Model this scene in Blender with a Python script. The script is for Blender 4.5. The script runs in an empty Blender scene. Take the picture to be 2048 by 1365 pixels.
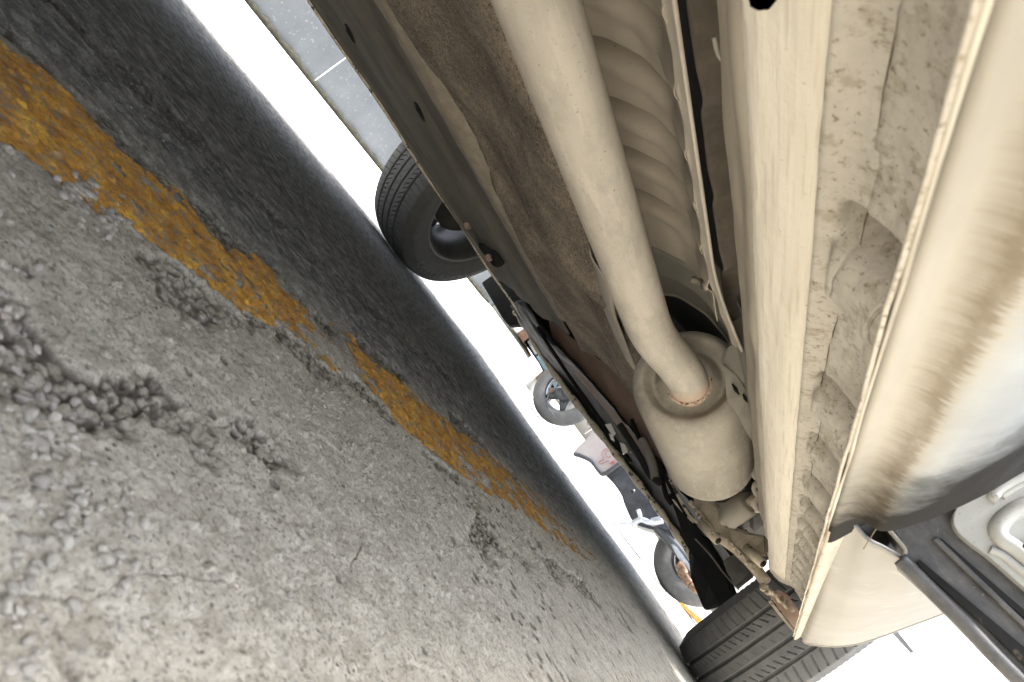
import bpy, bmesh, math, random
import numpy as np
from mathutils import Vector, Matrix, noise as mnoise
random.seed(7); RNG=np.random.default_rng(11)
sc=bpy.context.scene; col=sc.collection
R_=math.radians
# ------------------------------------------------------------------ camera
FPX=1450.; PHI=R_(53.56); TH=math.atan(887/1450.); H=.12     # focal length in photo pixels, roll, yaw, camera height
cR=np.array((math.cos(TH),math.sin(TH),0)); cF=np.array((-math.sin(TH),math.cos(TH),0)); cU=np.array((0,0,1.))
ix=math.cos(PHI)*cR+math.sin(PHI)*cU; iy=-math.sin(PHI)*cR+math.cos(PHI)*cU
cam=bpy.data.cameras.new('camera'); co=bpy.data.objects.new('camera',cam); col.objects.link(co)
co.matrix_world=Matrix(((ix[0],iy[0],-cF[0],0),(ix[1],iy[1],-cF[1],0),(ix[2],iy[2],-cF[2],H),(0,0,0,1)))
cam.sensor_width=36; cam.lens=FPX/2048*36; cam.clip_start=.004; cam.clip_end=2000
cam.dof.use_dof=True; cam.dof.focus_distance=.95; cam.dof.aperture_fstop=22
sc.camera=co
# ------------------------------------------------------------------ light
w=bpy.data.worlds.new('World'); sc.world=w; w.use_nodes=True
nt=w.node_tree; bg=nt.nodes['Background']; sky=nt.nodes.new('ShaderNodeTexSky')
sky.sky_type='NISHITA'; sky.sun_disc=False; sky.sun_elevation=R_(82.5); sky.sun_rotation=R_(88)
sky.air_density=1.2; sky.dust_density=4.0; sky.ozone_density=.6
hs_=nt.nodes.new('ShaderNodeHueSaturation'); hs_.inputs['Saturation'].default_value=.55; nt.links.new(sky.outputs[0],hs_.inputs['Color']); nt.links.new(hs_.outputs[0],bg.inputs[0]); bg.inputs[1].default_value=.145
sl=bpy.data.lights.new('sun','SUN'); sl.energy=3.9; sl.angle=R_(11); sl.color=(1,.965,.91)
so=bpy.data.objects.new('sun',sl); col.objects.link(so)
_e,_a=R_(82.5),R_(88)
_d=Vector((math.sin(_a)*math.cos(_e),math.cos(_a)*math.cos(_e),math.sin(_e)))
so.rotation_euler=_d.to_track_quat('Z','Y').to_euler()
sc.view_settings.view_transform='Standard'; sc.view_settings.look='None'; sc.view_settings.exposure=2.5
sc.view_settings.gamma=1
try:
    sc.cycles.max_bounces=10; sc.cycles.diffuse_bounces=7; sc.cycles.glossy_bounces=4; sc.cycles.use_denoising=True
except Exception: pass
# ------------------------------------------------------------------ helpers
def ray(x,y):
    dx,dy=x-1024,y-682.5
    u=math.cos(PHI)*dx+math.sin(PHI)*dy; v=math.sin(PHI)*dx-math.cos(PHI)*dy
    return (u/FPX)*cR+(v/FPX)*cU+cF
def at(x,y,X=None,Y=None,Z=None):                  # point of a sight line on a plane of the car or the ground
    r=ray(x,y)
    t=X/r[0] if X is not None else Y/r[1] if Y is not None else (Z-H)/r[2]
    return Vector((r[0]*t,r[1]*t,r[2]*t+H))
def tag(o,label=None,cat=None,group=None,kind=None):
    if label:o['label']=label
    if cat:o['category']=cat
    if group:o['group']=group
    if kind:o['kind']=kind
    return o
def empty(name,loc,label,cat,group=None):
    o=bpy.data.objects.new(name,None); o.location=loc; col.objects.link(o); o.empty_display_size=.05
    return tag(o,label,cat,group)
def link(name,me,m=None,parent=None,smooth=True,keep=True):
    o=bpy.data.objects.new(name,me); col.objects.link(o)
    if m: me.materials.append(m)
    if smooth:
        me.polygons.foreach_set('use_smooth',[True]*len(me.polygons))
    if parent:
        o.parent=parent
        if keep:
            q=parent; off=Vector((0,0,0))
            mw=Matrix.Identity(4); chain=[]
            while q: chain.append(q); q=q.parent
            for q in reversed(chain): mw=mw@(q.matrix_parent_inverse@q.matrix_basis if q.parent else q.matrix_basis)
            o.matrix_parent_inverse=mw.inverted()
    return o
def grid_mesh(name,P,UV=None,closeu=False):        # P: (n,m,3)
    n,m=P.shape[:2]
    me=bpy.data.meshes.new(name)
    idx=np.arange(n*m).reshape(n,m)
    a=idx[:-1,:-1];b=idx[1:,:-1];c=idx[1:,1:];d=idx[:-1,1:]
    q=np.stack([a,b,c,d],-1).reshape(-1,4)
    if closeu:
        a=idx[-1,:-1];b=idx[0,:-1];c=idx[0,1:];d=idx[-1,1:]
        q=np.concatenate([q,np.stack([a,b,c,d],-1).reshape(-1,4)])
    return faces_mesh(me,P.reshape(-1,3),q,None if UV is None else UV.reshape(-1,2))
def faces_mesh(me,V,q,UV=None):
    me.vertices.add(len(V)); me.vertices.foreach_set('co',np.ascontiguousarray(V,dtype=np.float32).ravel())
    me.loops.add(q.size); me.loops.foreach_set('vertex_index',q.astype(np.int32).ravel())
    k=q.shape[1]
    me.polygons.add(len(q)); me.polygons.foreach_set('loop_start',np.arange(0,q.size,k,dtype=np.int32))
    try: me.polygons.foreach_set('loop_total',np.full(len(q),k,dtype=np.int32))
    except Exception: pass
    if UV is not None:
        l=me.uv_layers.new(name='UVMap'); l.data.foreach_set('uv',UV[q.ravel()].astype(np.float32).ravel())
    me.update(calc_edges=True); me.validate()
    return me
def cat(P,k=8):                                    # smooth curve through control points
    P=[Vector(p) for p in P]; out=[]
    for i in range(len(P)-1):
        p0=P[max(i-1,0)];p1=P[i];p2=P[i+1];p3=P[min(i+2,len(P)-1)]
        for j in range(k):
            t=j/k
            out.append(.5*((2*p1)+(-p0+p2)*t+(2*p0-5*p1+4*p2-p3)*t*t+(-p0+3*p1-3*p2+p3)*t**3))
    out.append(P[-1]); return out
def lin(P,step):
    out=[]
    for a,b in zip(P[:-1],P[1:]):
        a=Vector(a);b=Vector(b);n=max(1,int((b-a).length/step))
        out+=[a.lerp(b,i/n) for i in range(n)]
    out.append(Vector(P[-1])); return out
def smooth_pts(pts,it):
    for _ in range(it):
        pts=[pts[0]]+[(pts[i-1]+2*pts[i]+pts[i+1])/4 for i in range(1,len(pts)-1)]+[pts[-1]]
    return pts
# numpy noise
def _h(i,j,s=0):
    i=i.astype(np.int64);j=j.astype(np.int64)
    n=(i*374761393+j*668265263+s*1442695041)&0xffffffff
    n=((n^(n>>13))*1274126177)&0xffffffff; n=n^(n>>16)
    return (n&0xffffff)/float(0xffffff)
def vnoise(x,y,s=0):
    i=np.floor(x);j=np.floor(y);fx=x-i;fy=y-j
    fx=fx*fx*(3-2*fx);fy=fy*fy*(3-2*fy)
    return (_h(i,j,s)*(1-fx)+_h(i+1,j,s)*fx)*(1-fy)+(_h(i,j+1,s)*(1-fx)+_h(i+1,j+1,s)*fx)*fy
def fbm(x,y,o=4,s=0):
    r=0;a=.5;t=0
    for k in range(o):
        r=r+a*vnoise(x*2**k+17.3*k,y*2**k-9.1*k,s+k);t+=a;a*=.5
    return r/t
def worley(x,y,s=0):
    i=np.floor(x);j=np.floor(y);d1=np.full(x.shape,9.);v=np.zeros(x.shape)
    for a in(-1,0,1):
        for b in(-1,0,1):
            px=i+a+_h(i+a,j+b,s)*.9; py=j+b+_h(i+a,j+b,s+5)*.9
            d=(px-x)**2+(py-y)**2; m=d<d1; d1=np.where(m,d,d1); v=np.where(m,_h(i+a,j+b,s+9),v)
    return np.sqrt(d1),v
def sst(a,b,x): t=np.clip((x-a)/(b-a),0,1); return t*t*(3-2*t)
# ------------------------------------------------------------------ materials
class NT:
    def __init__(s,name):
        s.m=bpy.data.materials.new(name); s.m.use_nodes=True; s.t=s.m.node_tree
        s.b=s.t.nodes['Principled BSDF']; s.tc=s.t.nodes.new('ShaderNodeTexCoord')
    def n(s,k,**kw):
        o=s.t.nodes.new('ShaderNode'+k)
        for a,v in kw.items(): setattr(o,a,v)
        return o
    def l(s,a,b): s.t.links.new(a,b)
    def noise(s,scale,detail=5,rough=.6,stretch=None,uv=False,rot=None,dist=0):
        t=s.n('TexNoise'); t.inputs['Scale'].default_value=scale; t.inputs['Detail'].default_value=detail
        t.inputs['Roughness'].default_value=rough; t.inputs['Distortion'].default_value=dist
        src=s.tc.outputs['UV' if uv else 'Object']
        if stretch or rot:
            mp=s.n('Mapping'); s.l(src,mp.inputs[0]); mp.inputs['Scale'].default_value=stretch or (1,1,1)
            if rot: mp.inputs['Rotation'].default_value=rot
            src=mp.outputs[0]
        s.l(src,t.inputs['Vector']); return t.outputs['Fac']
    def ramp(s,fac,stops,interp='LINEAR'):
        r=s.n('ValToRGB'); r.color_ramp.interpolation=interp
        e=r.color_ramp.elements
        while len(e)<len(stops): e.new(.5)
        for x,(p,c) in zip(e,stops):
            x.position=p; x.color=(c if isinstance(c,tuple) else (c,c,c))+(1,)
        s.l(fac,r.inputs[0]); return r.outputs[0]
    def mix(s,f,a,b,mode='MIX'):
        m=s.n('Mix',data_type='RGBA',blend_type=mode)
        for sock,v in((m.inputs[0],f),(m.inputs[6],a),(m.inputs[7],b)):
            if hasattr(v,'is_linked'): s.l(v,sock)
            else: sock.default_value=v+(1,) if isinstance(v,tuple) else v
        return m.outputs[2]
    def math(s,op,a,b=None,c=None):
        m=s.n('Math',operation=op)
        for k,v in enumerate((a,b,c)):
            if v is None: continue
            if hasattr(v,'is_linked'): s.l(v,m.inputs[k])
            else: m.inputs[k].default_value=v
        return m.outputs[0]
    def sep(s,uv=False):
        x=s.n('SeparateXYZ'); s.l(s.tc.outputs['UV' if uv else 'Object'],x.inputs[0]); return x.outputs
    def bump(s,h,st=.5,dist=.001):
        b=s.n('Bump'); b.inputs['Strength'].default_value=st; b.inputs['Distance'].default_value=dist
        s.l(h,b.inputs['Height'])
        if s.b.inputs['Normal'].is_linked: s.l(s.b.inputs['Normal'].links[0].from_socket,b.inputs['Normal'])
        s.l(b.outputs[0],s.b.inputs['Normal'])
    def done(s,c,rough=.8,metal=0,spec=.4,coat=0):
        for k,v in(('Base Color',c),('Roughness',rough),('Metallic',metal),('Specular IOR Level',spec),('Coat Weight',coat)):
            i=s.b.inputs[k]
            if hasattr(v,'is_linked'): s.l(v,i)
            else: i.default_value=v+(1,) if isinstance(v,tuple) else v
        return s.m
def simple(name,c1,c2,scale=20,rough=.8,bump=.3,bscale=400,bd=.0004,metal=0,coat=0,spots=None,stretch=None,spec=.4):
    t=NT(name); f=t.noise(scale,6,.65,stretch)
    c=t.ramp(f,[(.3,c1),(.7,c2)])
    if spots:
        sf=t.noise(spots[0],3,.6); c=t.mix(t.ramp(sf,[(spots[1],0.),(spots[1]+.06,1.)]),c,spots[2])
    t.bump(t.noise(bscale,5,.7),bump,bd)
    return t.done(c,rough,metal,spec,coat)
M={}
def m_exhaust(name,c1,c2,weld):
    t=NT(name); o=t.sep(); f=t.noise(9,6,.65,(1,.35,1)); c=t.ramp(f,[(.35,c1),(.65,c2)])
    b=t.noise(30,6,.72,(1,.5,1)); c=t.mix(t.ramp(b,[(.50,0.),(.62,.25)]),c,tuple(x*.66 for x in c1))
    b=t.noise(70,5,.75,(1,.18,1),rot=(0,0,.1)); c=t.mix(t.ramp(b,[(.52,0.),(.60,.35)]),c,tuple(min(1,x*1.18) for x in c2))
    s_=t.noise(300,4,.7); c=t.mix(t.ramp(s_,[(.64,0.),(.68,.75)]),c,(.12,.085,.055))
    if weld:
        y=t.math('ADD',o[1],t.math('MULTIPLY',t.math('SUBTRACT',t.noise(60,4,.6),.5),.02))
        c=t.mix(t.ramp(y,[(.915,0.),(.937,.7)]),c,(.60,.43,.33))
    t.bump(t.noise(420,5),.3,.0004); t.bump(t.noise(45,4),.25,.0015)
    return t.done(c,.72,0,.35)
M['pipe']=m_exhaust('dusty pipe',(.36,.335,.29),(.49,.46,.41),True)
M['muffler']=m_exhaust('dusty muffler',(.29,.27,.23),(.40,.373,.325),False)
M['shield']=simple('dusty aluminium shield',(.35,.315,.26),(.45,.41,.345),10,.6,.15,300,.0003,metal=.1,spots=(200,.69,(.1,.08,.06)))
M['shield_edge']=simple('pale shield edge',(.46,.42,.36),(.6,.56,.49),14,.65,.15,300,.0003)
M['arch']=simple('grey painted steel',(.2,.2,.175),(.29,.28,.245),12,.55,.15,300,.0003)
M['bracket']=simple('grey dusty bracket',(.2,.19,.165),(.29,.27,.235),12,.7,.3,300,.0004,spots=(140,.66,(.42,.37,.3)))
M['subframe']=simple('dusty subframe',(.3,.26,.205),(.44,.39,.31),22,.8,.5,250,.0008,spots=(90,.62,(.16,.125,.09)))
M['weld']=simple('rusty weld',(.5,.4,.31),(.62,.5,.4),60,.8,.6,300,.001,spots=(200,.55,(.07,.04,.025)))
M['black']=simple('black plastic',(.006,.006,.006),(.016,.016,.016),30,.5,.2,120,.0008,spots=(60,.68,(.06,.05,.04)),spec=.1)
M['blackdull']=simple('dull black plastic',(.010,.010,.010),(.02,.02,.02),30,.85,.3,300,.0004)
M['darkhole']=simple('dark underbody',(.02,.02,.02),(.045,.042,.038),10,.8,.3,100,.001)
M['primer']=simple('red brown primer',(.27,.185,.145),(.36,.26,.21),14,.7,.2,200,.0004)
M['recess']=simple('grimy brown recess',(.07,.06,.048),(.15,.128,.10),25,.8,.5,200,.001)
M['steel']=simple('worn steel',(.22,.2,.17),(.4,.36,.3),200,.5,.4,500,.0004,metal=.5)
M['lip']=simple('scuffed lip',(.5,.43,.32),(.75,.68,.56),40,.55,.4,200,.0008,spots=(60,.57,(.04,.035,.03)),stretch=(1,3,3))
M['rim']=simple('alloy rim',(.3,.3,.3),(.42,.42,.42),20,.35,.1,200,.0002,metal=.7)
M['rimdark']=simple('dirty inner rim',(.07,.073,.076),(.13,.133,.135),20,.5,.1,200,.0002,metal=.3)
M['scoot_dark']=simple('scooter dark plastic',(.02,.022,.026),(.05,.054,.06),30,.35,.2,200,.0004,spots=(40,.70,(.12,.12,.12)))
M['scoot_metal']=simple('scooter bare metal',(.3,.33,.38),(.55,.58,.62),60,.3,.3,200,.0006,metal=.7)
M['copper']=simple('rusty copper parts',(.06,.032,.02),(.2,.13,.085),60,.4,.3,200,.0006,metal=.5)
M['scoot_white']=simple('scooter white panel',(.24,.215,.21),(.29,.265,.26),12,.3,.05,200,.0003,coat=.5)
M['red']=simple('faded red print',(.2,.04,.045),(.24,.07,.07),60,.5,.05,200,.0003)
M['white']=simple('white paint',(.62,.62,.6),(.72,.72,.7),6,.25,.1,300,.0003,coat=.8)
def m_rubber(name,a=.055,b=.085):
    t=NT(name); f=t.noise(40,5); c=t.ramp(f,[(.3,(a,a*1.02,a*1.05)),(.75,(b,b,b*.98))])
    d=t.noise(260,4); c=t.mix(t.ramp(d,[(.62,0.),(.72,.35)]),c,(.16,.15,.13))
    t.bump(t.noise(900,4),.3,.0003); return t.done(c,.72,0,.35)
M['rubber']=m_rubber('tyre rubber'); M['rubberfar']=m_rubber('tyre rubber far',.075,.11)
M['letter']=m_rubber('raised tyre lettering',.15,.2)
# felt underbody cover: matted fibres
t=NT('felt cover'); f=t.noise(7,5,.65); f2=t.noise(230,7,.85,(1,.5,1),rot=(0,0,.6),dist=2.); f3=t.noise(900,3,.8)
c=t.ramp(f,[(.38,(.25,.215,.175)),(.5,(.38,.33,.27)),(.62,(.56,.475,.37))])
c=t.mix(t.ramp(f2,[(.50,.0),(.60,.7)]),c,(.70,.63,.53)); c=t.mix(t.ramp(f2,[(.42,.85),(.49,0.)]),c,(.10,.082,.065))
t.bump(f2,.9,.004); t.bump(f3,.6,.0012); M['felt']=t.done(c,.95,0,.1)
M['farpanel']=simple('dark dusty underseal',(.13,.125,.11),(.25,.225,.19),16,.85,.6,300,.001,spots=(350,.62,(.19,.165,.13)),stretch=(1,.25,1))
# far ridge
M['farridge']=simple('dusty seam ridge',(.3,.27,.22),(.48,.42,.34),30,.9,.6,320,.001,spots=(420,.6,(.26,.21,.16)))
# near rail (cream underseal with run streaks along the car)
t=NT('cream underseal'); f=t.noise(16,5,.6,(1,.12,1)); c=t.ramp(f,[(.3,(.55,.515,.44)),(.7,(.72,.68,.60))])
s1=t.noise(420,4,.6,(1,.035,1),dist=.4); c=t.mix(t.ramp(s1,[(.52,0.),(.68,.5)]),c,(.46,.395,.305))
s2=t.noise(260,5,.7); c=t.mix(t.ramp(s2,[(.66,0.),(.72,.7)]),c,(.24,.18,.12))
t.bump(s1,.5,.0012); t.bump(t.noise(350,4),.35,.0009); M['cream']=t.done(c,.8,0,.25)
# near floor pan: UV.x = profile length in metres, UV.y = along the car
def m_pan():
    t=NT('underseal floor'); u=t.sep(True)
    f=t.noise(22,5,.65); c=t.ramp(f,[(.3,(.41,.385,.34)),(.7,(.55,.52,.465))])
    rough=t.noise(170,6,.75); rm=t.ramp(t.math('ADD',u[0],t.math('MULTIPLY',t.noise(30,3),.004)),[(.0,0.),(.001,0.)])
    blot=t.noise(75,5,.75); c=t.mix(t.ramp(blot,[(.52,0.),(.60,.6)]),c,(.3,.265,.205))
    sp=t.noise(300,4,.7); c=t.mix(t.ramp(sp,[(.60,0.),(.66,.8)]),c,(.17,.135,.095))
    t.bump(rough,.5,.002); t.bump(t.noise(500,5),.35,.0008)
    return t.done(c,.85,0,.2)
M['pan']=m_pan()
M['crack']=simple('dirt in the seam',(.06,.045,.03),(.16,.12,.08),300,.9,.5,400,.001)
def m_rocker():
    t=NT('rocker paint with road dirt'); u=t.sep(True)
    # u[0]: 0 at the flange, grows outwards
    wob=t.noise(9,4,.6,(1,1,1)); 
    br=t.noise(1,3,.65,(16,520,1),uv=True)            # brushed streaks running across the sill
    pos=t.math('ADD',u[0],t.math('MULTIPLY',t.math('SUBTRACT',br,.5),.013))
    pos=t.math('ADD',pos,t.math('MULTIPLY',t.math('SUBTRACT',wob,.5),.006))
    dirt=t.ramp(t.math('MULTIPLY',pos,20.),[(.50,0.),(.60,.45),(.68,1.),(.75,.9),(.79,0.)])
    base=t.ramp(t.noise(18,5,.6,(1,.3,1)),[(.3,(.24,.222,.188)),(.7,(.32,.30,.262))])
    white=t.ramp(t.noise(10,4),[(.3,(.20,.215,.225)),(.7,(.26,.275,.285))])
    wm=t.ramp(t.math('MULTIPLY',pos,20.),[(.76,0.),(.90,1.)])
    c=t.mix(wm,base,white)
    bn=t.noise(60,5,.7,(1,.6,1)); c=t.mix(t.math('MULTIPLY',dirt,t.ramp(bn,[(.3,.35),(.6,.95)])),c,(.155,.125,.088))
    s2=t.noise(330,4,.7); c=t.mix(t.ramp(s2,[(.68,0.),(.72,.6)]),c,(.3,.24,.17))
    corner_shade=t.math('ADD',t.math('ADD',u[1],t.math('MULTIPLY_ADD',u[0],2.6,-.03)),t.math('MULTIPLY',t.math('SUBTRACT',t.noise(28,5,.7),.5),.15))  # shade of the door corner, with a black smudge, painted into the colour
    c=t.mix(t.ramp(corner_shade,[(.31,0.),(.41,.3),(.50,.96)]),c,(.010,.009,.008))
    t.bump(t.noise(300,4),.2,.0006)
    rr=t.math('MAXIMUM',t.ramp(wm,[(0.,.8),(1.,.5)]),t.ramp(corner_shade,[(.40,0.),(.45,.9)]))
    return t.done(c,rr,0,t.ramp(corner_shade,[(.38,.4),(.45,.03)]))
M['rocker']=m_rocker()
def m_fender():
    t=NT('dusty fender paint'); f=t.noise(9,5,.6); c=t.ramp(f,[(.3,(.15,.14,.122)),(.7,(.19,.179,.159))])
    s=t.noise(120,4,.7,(1,.5,1)); c=t.mix(t.ramp(s,[(.68,0.),(.72,.8)]),c,(.28,.2,.12))
    f2=t.noise(28,4,.6); c=t.mix(t.ramp(f2,[(.6,0.),(.75,.4)]),c,(.42,.41,.37))
    t.bump(t.noise(160,4),.25,.0012); return t.done(c,.6,0,.35)
M['fender']=m_fender()
def m_doorblack():
    t=NT('dusty black door edge'); f=t.noise(35,6,.7,(1,1,2)); c=t.ramp(f,[(.35,(.028,.029,.033)),(.6,(.075,.074,.075)),(.78,(.2,.175,.14))])
    s=t.noise(500,4,.7); c=t.mix(t.ramp(s,[(.66,0.),(.72,.7)]),c,(.3,.27,.22))
    t.bump(t.noise(350,5),.3,.0006); return t.done(c,.5,0,.4)
M['doorblack']=m_doorblack()
def m_doorwhite():
    t=NT('speckled white door skin'); f=t.noise(14,5,.6); c=t.ramp(f,[(.3,(.23,.235,.225)),(.7,(.31,.315,.305))])
    s=t.noise(420,4,.7); c=t.mix(t.ramp(s,[(.6,0.),(.66,.7)]),c,(.2,.18,.14))
    t.bump(t.noise(300,4),.15,.0004); return t.done(c,.4,0,.4)
M['doorwhite']=m_doorwhite()
def m_ground():
    t=NT('worn concrete and asphalt'); o=t.sep()
    big=t.noise(7,5,.6); mid=t.noise(60,6,.7); fine=t.noise(420,5,.75); fine2=t.noise(1500,3,.7)
    conc=t.ramp(mid,[(.38,(.45,.405,.325)),(.5,(.55,.505,.415)),(.62,(.64,.59,.49))])
    asp=t.ramp(mid,[(.38,(.10,.105,.108)),(.5,(.22,.223,.218)),(.62,(.42,.415,.39))])
    edge=t.math('ADD',o[0],t.math('MULTIPLY',t.math('SUBTRACT',big,.5),.16))
    c=t.mix(t.ramp(t.math('ADD',edge,1.),[(.48,0.),(.66,1.)]),asp,conc)
    tint=t.noise(110,4,.7); c=t.mix(t.ramp(tint,[(.62,0.),(.72,.35)]),c,(.40,.31,.25))
    tint=t.noise(90,4,.7,rot=(.3,.2,1)); c=t.mix(t.ramp(tint,[(.6,0.),(.7,.4)]),c,(.22,.235,.26))
    c=t.mix(t.ramp(fine,[(.40,.65),(.46,0.)]),c,(.15,.135,.11))
    c=t.mix(t.ramp(fine2,[(.32,.5),(.45,0.)]),c,(.12,.11,.1))
    c=t.mix(t.ramp(fine,[(.55,0.),(.63,.4)]),c,(.62,.59,.52))
    vo=t.n('TexVoronoi'); vo.inputs['Scale'].default_value=190; t.l(t.tc.outputs['Object'],vo.inputs['Vector'])
    c=t.mix(t.math('MULTIPLY',t.ramp(vo.outputs['Distance'],[(.12,.9),(.19,0.)]),t.ramp(t.noise(45,3,.6,rot=(.2,.7,2.)),[(.42,.1),(.6,1.)])),c,(.08,.07,.06))
    ga=t.n('Attribute',attribute_name='grit'); c=t.mix(ga.outputs['Fac'],c,(.12,.105,.085))
    t.bump(fine,.9,.0028); t.bump(fine2,.8,.0012); t.bump(mid,.6,.004)
    return t.done(c,.9,0,.2)
M['ground']=m_ground()
def m_yellow():
    t=NT('worn yellow paint'); f=t.noise(55,6,.7); c=t.ramp(f,[(.36,(.30,.14,.03)),(.5,(.56,.27,.038)),(.64,(.72,.42,.07))])
    fine=t.noise(420,5,.75); c=t.mix(t.ramp(fine,[(.40,.75),(.47,0.)]),c,(.12,.08,.04))
    d=t.noise(120,6,.75,rot=(0,0,.4)); c=t.mix(t.ramp(d,[(.50,0.),(.60,.85)]),c,(.24,.21,.16))
    t.bump(fine,.6,.001); t.bump(f,.5,.003); return t.done(c,.75,0,.3)
M['yellow']=m_yellow()
M['stone']=simple('dusty stones',(.17,.155,.135),(.40,.37,.32),130,.9,.6,900,.0006,spots=(60,.63,(.42,.34,.29)))
M['wall']=simple('painted wall',(.055,.062,.069),(.085,.092,.10),5,.45,.3,120,.002,spots=(70,.64,(.15,.16,.16)))
M['moss']=simple('mossy dirt',(.004,.004,.002),(.026,.024,.014),40,.95,.8,100,.006)
M['kerb']=simple('pale kerb',(.5,.49,.46),(.62,.61,.58),12,.85,.4,60,.003)
M['brick']=simple('brown brick',(.06,.03,.018),(.12,.065,.04),12,.85,.5,60,.003)
M['teal']=simple('teal glass',(.04,.07,.08),(.12,.18,.2),30,.2,.1,60,.001)
M['greytrim']=simple('grey trim',(.10,.105,.11),(.17,.175,.18),12,.5,.1,60,.001)
M['darktrim']=simple('dark trim',(.05,.05,.055),(.09,.09,.095),12,.5,.1,60,.001)
# ------------------------------------------------------------------ ground
def gz(x,y):                                       # ground height field
    z=-.018*sst(-.25,-1.3,x)+.018*sst(-2.0,-2.8,x)
    z=z+(fbm(x*3.1,y*3.1,3,1)-.5)*.006
    z=z+(fbm(x*24,y*24,4,2)-.5)*.0042
    z=z+(fbm(x*150,y*150,3,3)-.5)*.0015+(fbm(x*480,y*480,2,5)-.5)*.0009
    # crumbled patches: exposed broken aggregate
    lanes=np.zeros_like(x)
    for (cx,wd,y0,y1,s) in((-.165,.035,-.3,.30,0),(-.30,.03,.2,.75,1),(-.46,.03,.1,1.1,2),(-.64,.05,.0,1.4,3),(-.22,.04,.55,1.4,4)):
        c=cx+(fbm(y*6+s*7,y*0+s,3,20+s)-.5)*.10
        lanes=np.maximum(lanes,np.exp(-((x-c)/wd)**2)*sst(y0-.08,y0+.06,y)*(1-sst(y1-.1,y1+.1,y)))
    m=sst(.50,.70,lanes*.62+(fbm(x*30,y*30,4,31)-.5)*1.3+.05)*np.clip(lanes*1.6,0,1)*(.45+.55*fbm(x*12,y*12,2,35)*1.4)
    d,v=worley(x*165,y*165,4); d2,v2=worley(x*320,y*320,8)
    peb=np.minimum(np.clip(.66-d,0,1),.30)*2.6*(.15+.85*v*v)*.0040+np.clip(.6-d2,0,1)*.0022*v2
    z=z+m*(peb-.0045); dark=m*sst(.34,.56,d)*.9+m*.25
    # scattered chips and pits
    d,v=worley(x*62,y*62,12)
    th_=np.where(y>.5,.62,.80); rad_=np.where(y>.5,.27,.20)*(.6+.4*fbm(x*130,y*130,2,13)*2); pit=np.where(v>th_,1,0)*np.clip(rad_-d,0,1); z=z-pit*.0065; dark=np.maximum(dark,sst(0,.05,pit)*.8*sst(.35,.6,fbm(x*9,y*9,3,17)+.1*(y>.5)))
    d,v=worley(x*95,y*95,14)
    z=z+np.where(v>.90,1,0)*np.clip(.30-d,0,1)*.006
    # thin cracks
    cr=np.abs(fbm(x*7+3,y*5,4,40)-.5)
    z=z-(1-sst(.0,.006,cr))*.0009*sst(.5,.6,fbm(x*4,y*4,2,44))
    c2=np.abs(fbm(x*13+9,y*9,4,47)-.5); cm=(1-sst(.0,.0030,c2))*sst(.64,.74,fbm(x*5,y*5,2,48)); z=z-cm*.002; dark=np.maximum(dark,cm*.9)
    return z,m,dark
az=np.concatenate([np.linspace(-180,-12,60,endpoint=False),np.linspace(-12,12,60,endpoint=False),np.linspace(12,76,900,endpoint=False),np.linspace(76,100,60,endpoint=False),np.linspace(100,180,30)])
az=np.radians(az)
rr=np.concatenate([[.004],np.geomspace(.05,.095,40,endpoint=False),np.geomspace(.095,2.4,780,endpoint=False),np.geomspace(2.4,600,130)])
A,RR=np.meshgrid(az,rr,indexing='ij'); GX=-np.sin(A)*RR; GY=np.cos(A)*RR
GZ,GM,GD=gz(GX,GY); fade=1-sst(4,9,RR); GZ=np.where(RR>9,0,GZ*fade)
P=np.stack([GX,GY,GZ],-1)
gm_=grid_mesh('ground',P); at_=gm_.attributes.new('grit','FLOAT','POINT'); at_.data.foreach_set('value',np.clip(GD*(1-sst(2.5,5,RR)),0,1).astype(np.float32).ravel())
g=link('ground',gm_,M['ground']); tag(g,kind='structure')
# worn yellow line: paint that follows the ground and has flaked off
ia=np.where((az>R_(12))&(az<R_(76)))[0]; ir=np.where((rr>.2)&(rr<2.4))[0]
S=np.ix_(ia,ir); X,Y,Z,Mk=GX[S],GY[S],GZ[S],GM[S]
ed=(fbm(X*45,Y*45,4,60)-.5)*.024+(fbm(Y*7,Y*0,3,61)-.5)*.02
inb=sst(-.445,-.435,X+ed)*(1-sst(-.325,-.315,X+ed))
wear=(fbm(X*60,Y*34,5,62)-.5)*.8+(fbm(X*260,Y*180,3,66)-.5)*.35+.40*np.exp(-((Y-.47)/.05)**2)+.10*sst(.3,.75,Y)+.30*sst(.9,1.6,Y)-.18*np.exp(-((Y-.6)/.09)**2)-.15*sst(.3,.1,Y)
ok=(inb>.5)&(wear+Mk*.55<.20)&(Y<1.9)
n,m=X.shape; idx=np.arange(n*m).reshape(n,m); f=ok[:-1,:-1]&ok[1:,:-1]&ok[1:,1:]&ok[:-1,1:]
q=np.stack([idx[:-1,:-1],idx[1:,:-1],idx[1:,1:],idx[:-1,1:]],-1)[f]
V=np.stack([X,Y,Z+.0006],-1).reshape(-1,3); us=np.unique(q); mp=np.zeros(n*m,int); mp[us]=np.arange(len(us))
me=faces_mesh(bpy.data.meshes.new('yellow_line'),V[us],mp[q])
yl=link('yellow_line',me,M['yellow']); tag(yl,kind='structure')
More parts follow.
